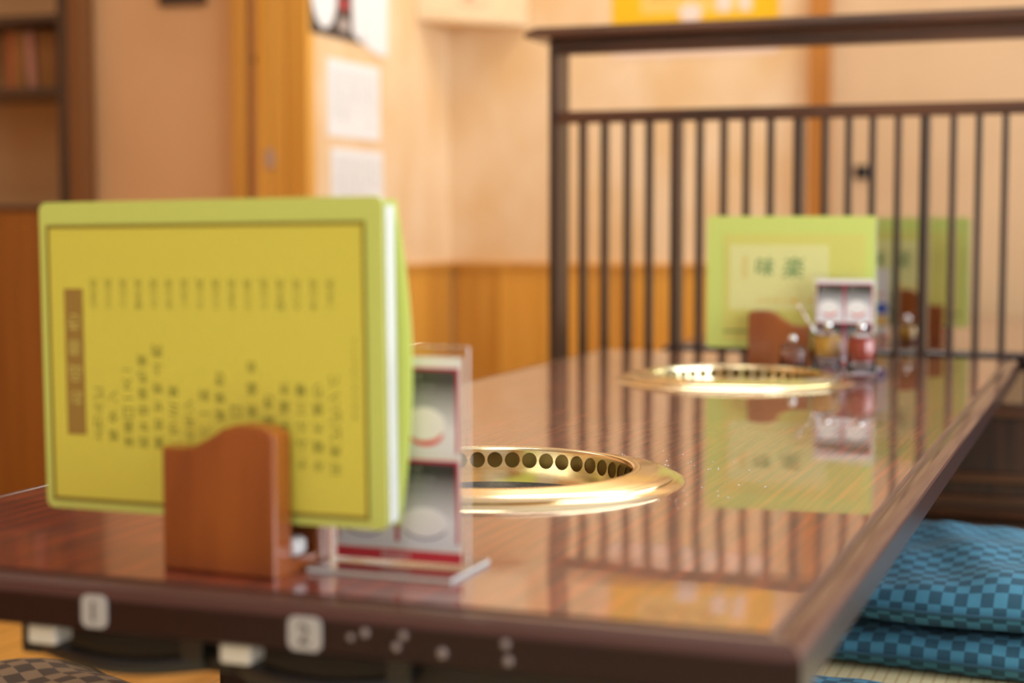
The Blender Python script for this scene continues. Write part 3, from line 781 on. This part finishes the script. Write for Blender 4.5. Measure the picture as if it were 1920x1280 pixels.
# ------------------------------------------------------------------ acrylic card stands
photoA = photo_print('grey_photo_upper', (0.06, 0.06, 0.05), (0.84, 0.85, 0.90), 0.080, 0.129)
photoB = photo_print('grey_photo_lower', (0.025, 0.025, 0.025), (0.80, 0.82, 0.90), 0.020, 0.069)
def stand(label, loc, rz=0.0, alt=False):
    """origin: left front foot of the upright sheet"""
    s = thing('card_stand', label, 'card stand', loc, rz)
    obj('upright_sheet', boxes((0, 0.0985, 0.0, 0.0030, 0.0034, 0.1475), bev=0.0006), 'acrylic', s)
    obj('base_plate', boxes((-0.002, 0.1005, -0.034, 0.034, 0.0, 0.0032), bev=0.0008), 'acrylic', s)
    for p_ in s.children:
        p_.data.materials.append(MAT['frost'])
        for f_ in p_.data.polygons:
            thin = 1 if p_.name.startswith('upright') else 2
            if abs(f_.normal[thin]) < 0.5: f_.material_index = 1
    c = obj('card', boxes((0.004, 0.0945, -0.0010, -0.0003, 0.0045, 0.1405)), 'white', s)
    y = -0.0013
    def quad(bm, x0, x1, z0, z1, yy=y):
        q = [bm.verts.new(v) for v in ((x0, yy, z0), (x1, yy, z0), (x1, yy, z1), (x0, yy, z1))]; bm.faces.new(q)
    bm = bmesh.new(); quad(bm, 0.004, 0.0945, 0.0050, 0.0125); obj('red_band', bm, 'red', c)
    if alt:
        bm = bmesh.new(); quad(bm, 0.006, 0.0925, 0.030, 0.050); obj('amber_band', bm, 'yellow_pale', c)
        obj('blue_mark', join(ellipse_plate(0.080, 0.064, 0.014, 0.011, y - 0.0003, y)), 'blue', c)
        obj('blue_mark', join(ellipse_plate(0.025, 0.064, 0.014, 0.011, y - 0.0003, y)), 'blue', c)
        obj('pink_mark', join(ellipse_plate(0.050, 0.090, 0.036, 0.006, y - 0.0003, y)), plain('pink_print', (0.80, 0.40, 0.42), 0.5), c)
        return s
    bm = bmesh.new()
    for cx in (0.0065, 0.0500):
        quad(bm, cx - 0.0012, cx + 0.0425, 0.0775, 0.1335); quad(bm, cx - 0.0012, cx + 0.0425, 0.0180, 0.0730)
    obj('crimson_rule', bm, 'crimson', c)
    bm = bmesh.new()
    for cx in (0.0065, 0.0500): quad(bm, cx, cx + 0.0405, 0.0770, 0.1318, y - 0.0002)
    obj('upper_photo', bm, photoA, c)
    bm = bmesh.new()
    for cx in (0.0065, 0.0500): quad(bm, cx, cx + 0.0405, 0.0150, 0.0710, y - 0.0002)
    obj('lower_photo', bm, photoB, c)
    d1, d2, d3, d4, TX = [], [], [], [], []
    for cx in (0.0065, 0.0500):
        mx = cx + 0.018
        d2.append(ellipse_plate(mx + 0.001, 0.0905, 0.0125, 0.0085, y - 0.0004, y - 0.0002)); d1.append(ellipse_plate(mx, 0.0965, 0.0150, 0.0110, y - 0.0007, y - 0.0004))
        d4.append(ellipse_plate(mx, 0.0285, 0.0155, 0.0085, y - 0.0004, y - 0.0002)); d3.append(ellipse_plate(mx, 0.0315, 0.0165, 0.0100, y - 0.0007, y - 0.0004))
        tu, tl = bmesh.new(), bmesh.new(); TX += [tu, tl]
        for r, (st, h) in enumerate((('バニラ', 0.0034), ('アイスクリーム', 0.0026), ('冷たいデザート', 0.0024))):
            for k, ch in enumerate(st):
                put_glyph(tu, ch, cx + 0.006 + k * h * 1.15, 0.1270 - r * 0.0056, h, y - 0.0004, wd=h); put_glyph(tl, ch, cx + 0.006 + k * h * 1.15, 0.0665 - r * 0.0052, h, y - 0.0004, wd=h)
    for u_ in TX: obj('grey_lettering', u_, 'greytext', c)
    for i_ in (0, 1):
        obj('dish_saucer', d2[i_], 'dish_red', c); obj('dish_photo', d1[i_], 'dish', c)
        obj('bowl_saucer', d4[i_], 'dish_blue', c); obj('bowl_photo', d3[i_], 'dish_cool', c)
    bm = bmesh.new(); put_line(bm, 'Dessert', 0.0375, 0.0066, 0.0046, y - 0.0003, 0.12)
    obj('white_lettering', bm, 'white', c)
    return s
stand('clear acrylic stand with red dessert card beside the near menu', (-0.3355, 0.128, T + 0.0002))
stand('clear acrylic stand with dessert card behind the sauce jars', (-0.2955, 1.738, T + 0.0002))
stand('clear acrylic stand with blue marked card behind the partition slats', (-0.3565, 2.372, T + 0.0002), 0.0, True)

# white block with pink strip standing in for a highlight on the holder
pk = thing('highlight_block', 'small glossy white block standing in for a highlight on the near holder', 'painted_highlight', (-0.3625, 0.1015, T + 0.0094), -0.085)
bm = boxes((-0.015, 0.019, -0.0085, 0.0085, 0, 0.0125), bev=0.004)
obj('painted_highlight', bm, plain('highlight_white', (0.85, 0.84, 0.86), 0.2), pk)
obj('highlight_tint', boxes((-0.0145, 0.0185, -0.0090, -0.0083, 0.0042, 0.0052)), plain('highlight_pink', (0.70, 0.42, 0.42), 0.5), pk)

# ------------------------------------------------------------------ sauce jars
def jar(label, loc, fill, r=0.0225, h=0.058, frac=0.93, spoon=None, low=0.002):
    j = thing('sauce_jar', label, 'jar', loc)
    t = 0.0016
    obj('glass_body', lathe([(0, 0), (r * 0.92, 0), (r, 0.004), (r, h * 0.8), (r * 0.94, h * 0.93), (r * 0.94, h), (r * 0.94 - t, h), (r * 0.94 - t, h * 0.93), (r - t, h * 0.8), (r - t, 0.005), (0, 0.004)], 32), 'glass', j, True)
    obj('contents', lathe([(0, 0.0045 + low), (r - t - 0.0006, 0.006 + low), (r - t - 0.0006, h * frac), (0, h * frac + 0.002)], 28), fill, j, True)
    obj('lid', lathe([(0, h + 0.0008), (r * 0.94, h + 0.0006), (r * 0.96, h + 0.0024), (r * 0.5, h + 0.0062), (0.0025, h + 0.0072), (0, h + 0.0072)], 32), 'glass', j, True)
    bm = bmesh.new(); bmesh.ops.create_uvsphere(bm, u_segments=16, v_segments=10, radius=0.0072); bmesh.ops.translate(bm, vec=(0, 0, h + 0.0142), verts=bm.verts)
    obj('lid_knob', bm, 'steel', j, True)
    if spoon:
        obj('spoon', tube([(spoon * 0.010, 0, 0.016), (spoon * 0.021, 0, h + 0.006), (spoon * 0.045, 0, h + 0.044)], [0.0016, 0.0018, 0.0030], 8), 'steel', j, True)
    return j
jar('glass jar of yellow mustard with steel lid and spoon by the far card', (-0.2610, 1.668, T + 0.0002), 'mustard', spoon=-1, low=0.020)
jar('glass jar of red chili paste with steel lid by the far card', (-0.2060, 1.640, T + 0.0002), 'chili', low=0.016)
jar('small glass jar of reddish sauce before the far wooden holder', (-0.3210, 1.702, T + 0.0002), 'soy', 0.0195, 0.034, 0.6)
jar('glass jar of yellow sauce on the table behind the partition', (-0.2230, 2.352, T + 0.0002), 'mustard', 0.0185, 0.032, 0.9)

# ------------------------------------------------------------------ table behind the partition
table('dining_table', 'second glossy low table standing behind the slatted partition', -0.655, 0.52, 2.165, 3.42, [], 'edge')

# ------------------------------------------------------------------ slatted partition
YP = 2.06
pt = thing('slatted_partition', 'dark wooden slatted partition at the far end of the table', 'partition', (0.0, YP, 0.0))
obj('post', boxes((-0.8460, -0.8300, 0.0, 0.075, 0.036, 0.5658 + T), bev=0.002), 'slat', pt)
obj('post', boxes((0.780, 0.797, 0.0, 0.055, 0.036, 0.5658 + T), bev=0.002), 'slat', pt)
capp = [(-0.030, 0.566), (-0.040, 0.5665), (-0.040, 0.575), (-0.030, 0.585), (0.085, 0.588), (0.095, 0.575), (0.095, 0.5665), (0.085, 0.566)]
bm = bmesh.new()
e0, e1 = [], []
for yy, zz in capp:
    ins = 0.0 if zz < 0.58 else 0.018
    e0.append(bm.verts.new((-0.880 + ins, yy, zz + T))); e1.append(bm.verts.new((0.83 - ins, yy, zz + T)))
bm.faces.new(e0); bm.faces.new(list(reversed(e1)))
for i in range(len(capp)):
    j = (i + 1) % len(capp); bm.faces.new((e0[j], e0[i], e1[i], e1[j]))
bmesh.ops.recalc_face_normals(bm, faces=bm.faces)
obj('top_cap', bm, 'rail', pt)
obj('top_rail', boxes((-0.8298, 0.7798, 0.002, 0.030, 0.538 + T, 0.5659 + T), bev=0.002), 'rail', pt)
obj('middle_rail', boxes((-0.8288, 0.7798, 0.002, 0.032, 0.412 + T, 0.4340 + T), bev=0.002), 'rail', pt)
SL = [-0.7823, -0.7401, -0.6963, -0.6549, -0.6040, -0.5606, -0.5166, -0.4750, -0.4319, -0.3807, -0.3348, -0.2940, -0.2527, -0.2090, -0.1623, -0.1161, -0.0738, -0.0303]
xx = 0.0155; k = 18
while xx < 0.76:
    SL.append(xx); xx += 0.0435 if k % 5 else 0.050; k += 1
for i, sx in enumerate(SL):
    thick = i % 5 == 4
    wf, dp = (0.0150, 0.044) if thick else (0.0106, 0.026)
    off = 0.0035 if thick else 0.0020
    obj('slat', boxes((sx - wf / 2 - off, sx + wf / 2 - off, 0.004, 0.004 + dp, -0.080 + T, 0.4119 + T), bev=0.001), 'slat', pt)
obj('lower_rail', boxes((-0.8288, 0.7798, 0.0, 0.032, -0.104 + T, -0.0801 + T), bev=0.002), 'rail', pt)
obj('lower_panel', boxes((-0.8288, 0.7798, 0.012, 0.022, -0.200 + T, -0.1041 + T)), 'slat', pt)
obj('base_rail', boxes((-0.8288, 0.7798, -0.002, 0.034, -0.216 + T, -0.2001 + T), bev=0.002), 'rail', pt)
obj('base_panel', boxes((-0.8288, 0.7798, 0.010, 0.024, 0.0365, -0.2161 + T)), 'slat', pt)
obj('sill', boxes((-0.850, 0.80, -0.008, 0.082, 0.0, 0.036), bev=0.003), 'rail', pt)

# ------------------------------------------------------------------ floor cushions
def cushion(label, loc, rz, sx, sy, th, mat, sag=0.0, group=None, seed=1, uvo=0.0):
    rnd = random.Random(seed)
    ph = [rnd.uniform(0, 6.28) for _ in range(6)]
    c = thing('floor_cushion', label, 'cushion', loc, rz, group)
    bm = bmesh.new(); uv = bm.loops.layers.uv.new('UVMap'); n = 36
    def P(i, j, top):
        u, v = i / n * 2 - 1, j / n * 2 - 1
        e = 0.09
        fu = max(0.0, 1 - abs(u) ** 3.2); fv = max(0.0, 1 - abs(v) ** 3.2)
        h = (fu * fv) ** 0.42
        wr = 0.0055 * math.sin(5 * u + 3 * v + ph[0]) + 0.0040 * math.sin(9 * v - 4 * u + ph[1]) + 0.0022 * math.sin(17 * u + 6 * v + ph[2])
        eu = 0.006 * math.sin(4 * v + ph[3]) * abs(u) + 0.004 * math.sin(9 * v + ph[5]) * abs(u); ev = 0.006 * math.sin(4 * u + ph[4]) * abs(v)
        z = th * 0.36 + (th * 0.64 * h + wr * h if top else -th * 0.36 * min(1.0, h * 1.6))
        pin = 1 - 0.04 * (abs(u) * abs(v)) ** 2 + 0.0
        return (u * sx / 2 * (1 - 0.015 * (1 - abs(v))) + eu, v * sy / 2 + ev, max(z, 0.0))
    G = {}
    for top in (True, False):
        for i in range(n + 1):
            for j in range(n + 1):
                edge = i in (0, n) or j in (0, n)
                if edge and not top: G[(i, j, top)] = G[(i, j, True)]
                else: G[(i, j, top)] = bm.verts.new(P(i, j, top))
    for top in (True, False):
        for i in range(n):
            for j in range(n):
                q = [(i, j), (i + 1, j), (i + 1, j + 1), (i, j + 1)]
                if not top: q.reverse()
                f = bm.faces.new([G[(a, b, top)] for a, b in q])
                for lp, (a, b) in zip(f.loops, q):
                    lp[uv].uv = (a / n * sx + uvo, b / n * sy * 1.0 + uvo)
    o = obj('cover', bm, mat, c, True)
    sub = o.modifiers.new('smooth', 'SUBSURF'); sub.levels = 1; sub.render_levels = 1
    # piped seam round the rim
    rim = [P(i, 0, True) for i in range(n + 1)] + [P(n, j, True) for j in range(1, n + 1)] + [P(i, n, True) for i in range(n - 1, -1, -1)] + [P(0, j, True) for j in range(n - 1, -1, -1)]
    obj('seam', tube(rim, 0.0022, 6), mat, c, True)
    return c
gb = 'teal checked cushions right of the table'
cushion('lower teal checked cushion of the stack on the tatami', (0.04, 1.218, 0.0005), -0.02, 0.46, 0.46, 0.054, 'cush_blue', group=gb, seed=3)
cushion('upper teal checked cushion lying on top of the stack', (0.055, 1.226, 0.0510), -0.05, 0.47, 0.46, 0.060, 'cush_blue', group=gb, seed=9, uvo=0.004)
cushion('single teal checked cushion on the tatami in front of the stack', (-0.080, 0.624, 0.0005), -0.17, 0.44, 0.42, 0.055, 'cush_blue', group=gb, seed=5)
cushion('brown checked cushion on the floor left of the table', (-0.838, 0.352, 0.0005), -0.54, 0.47, 0.46, 0.050, 'cush_brown', seed=6)
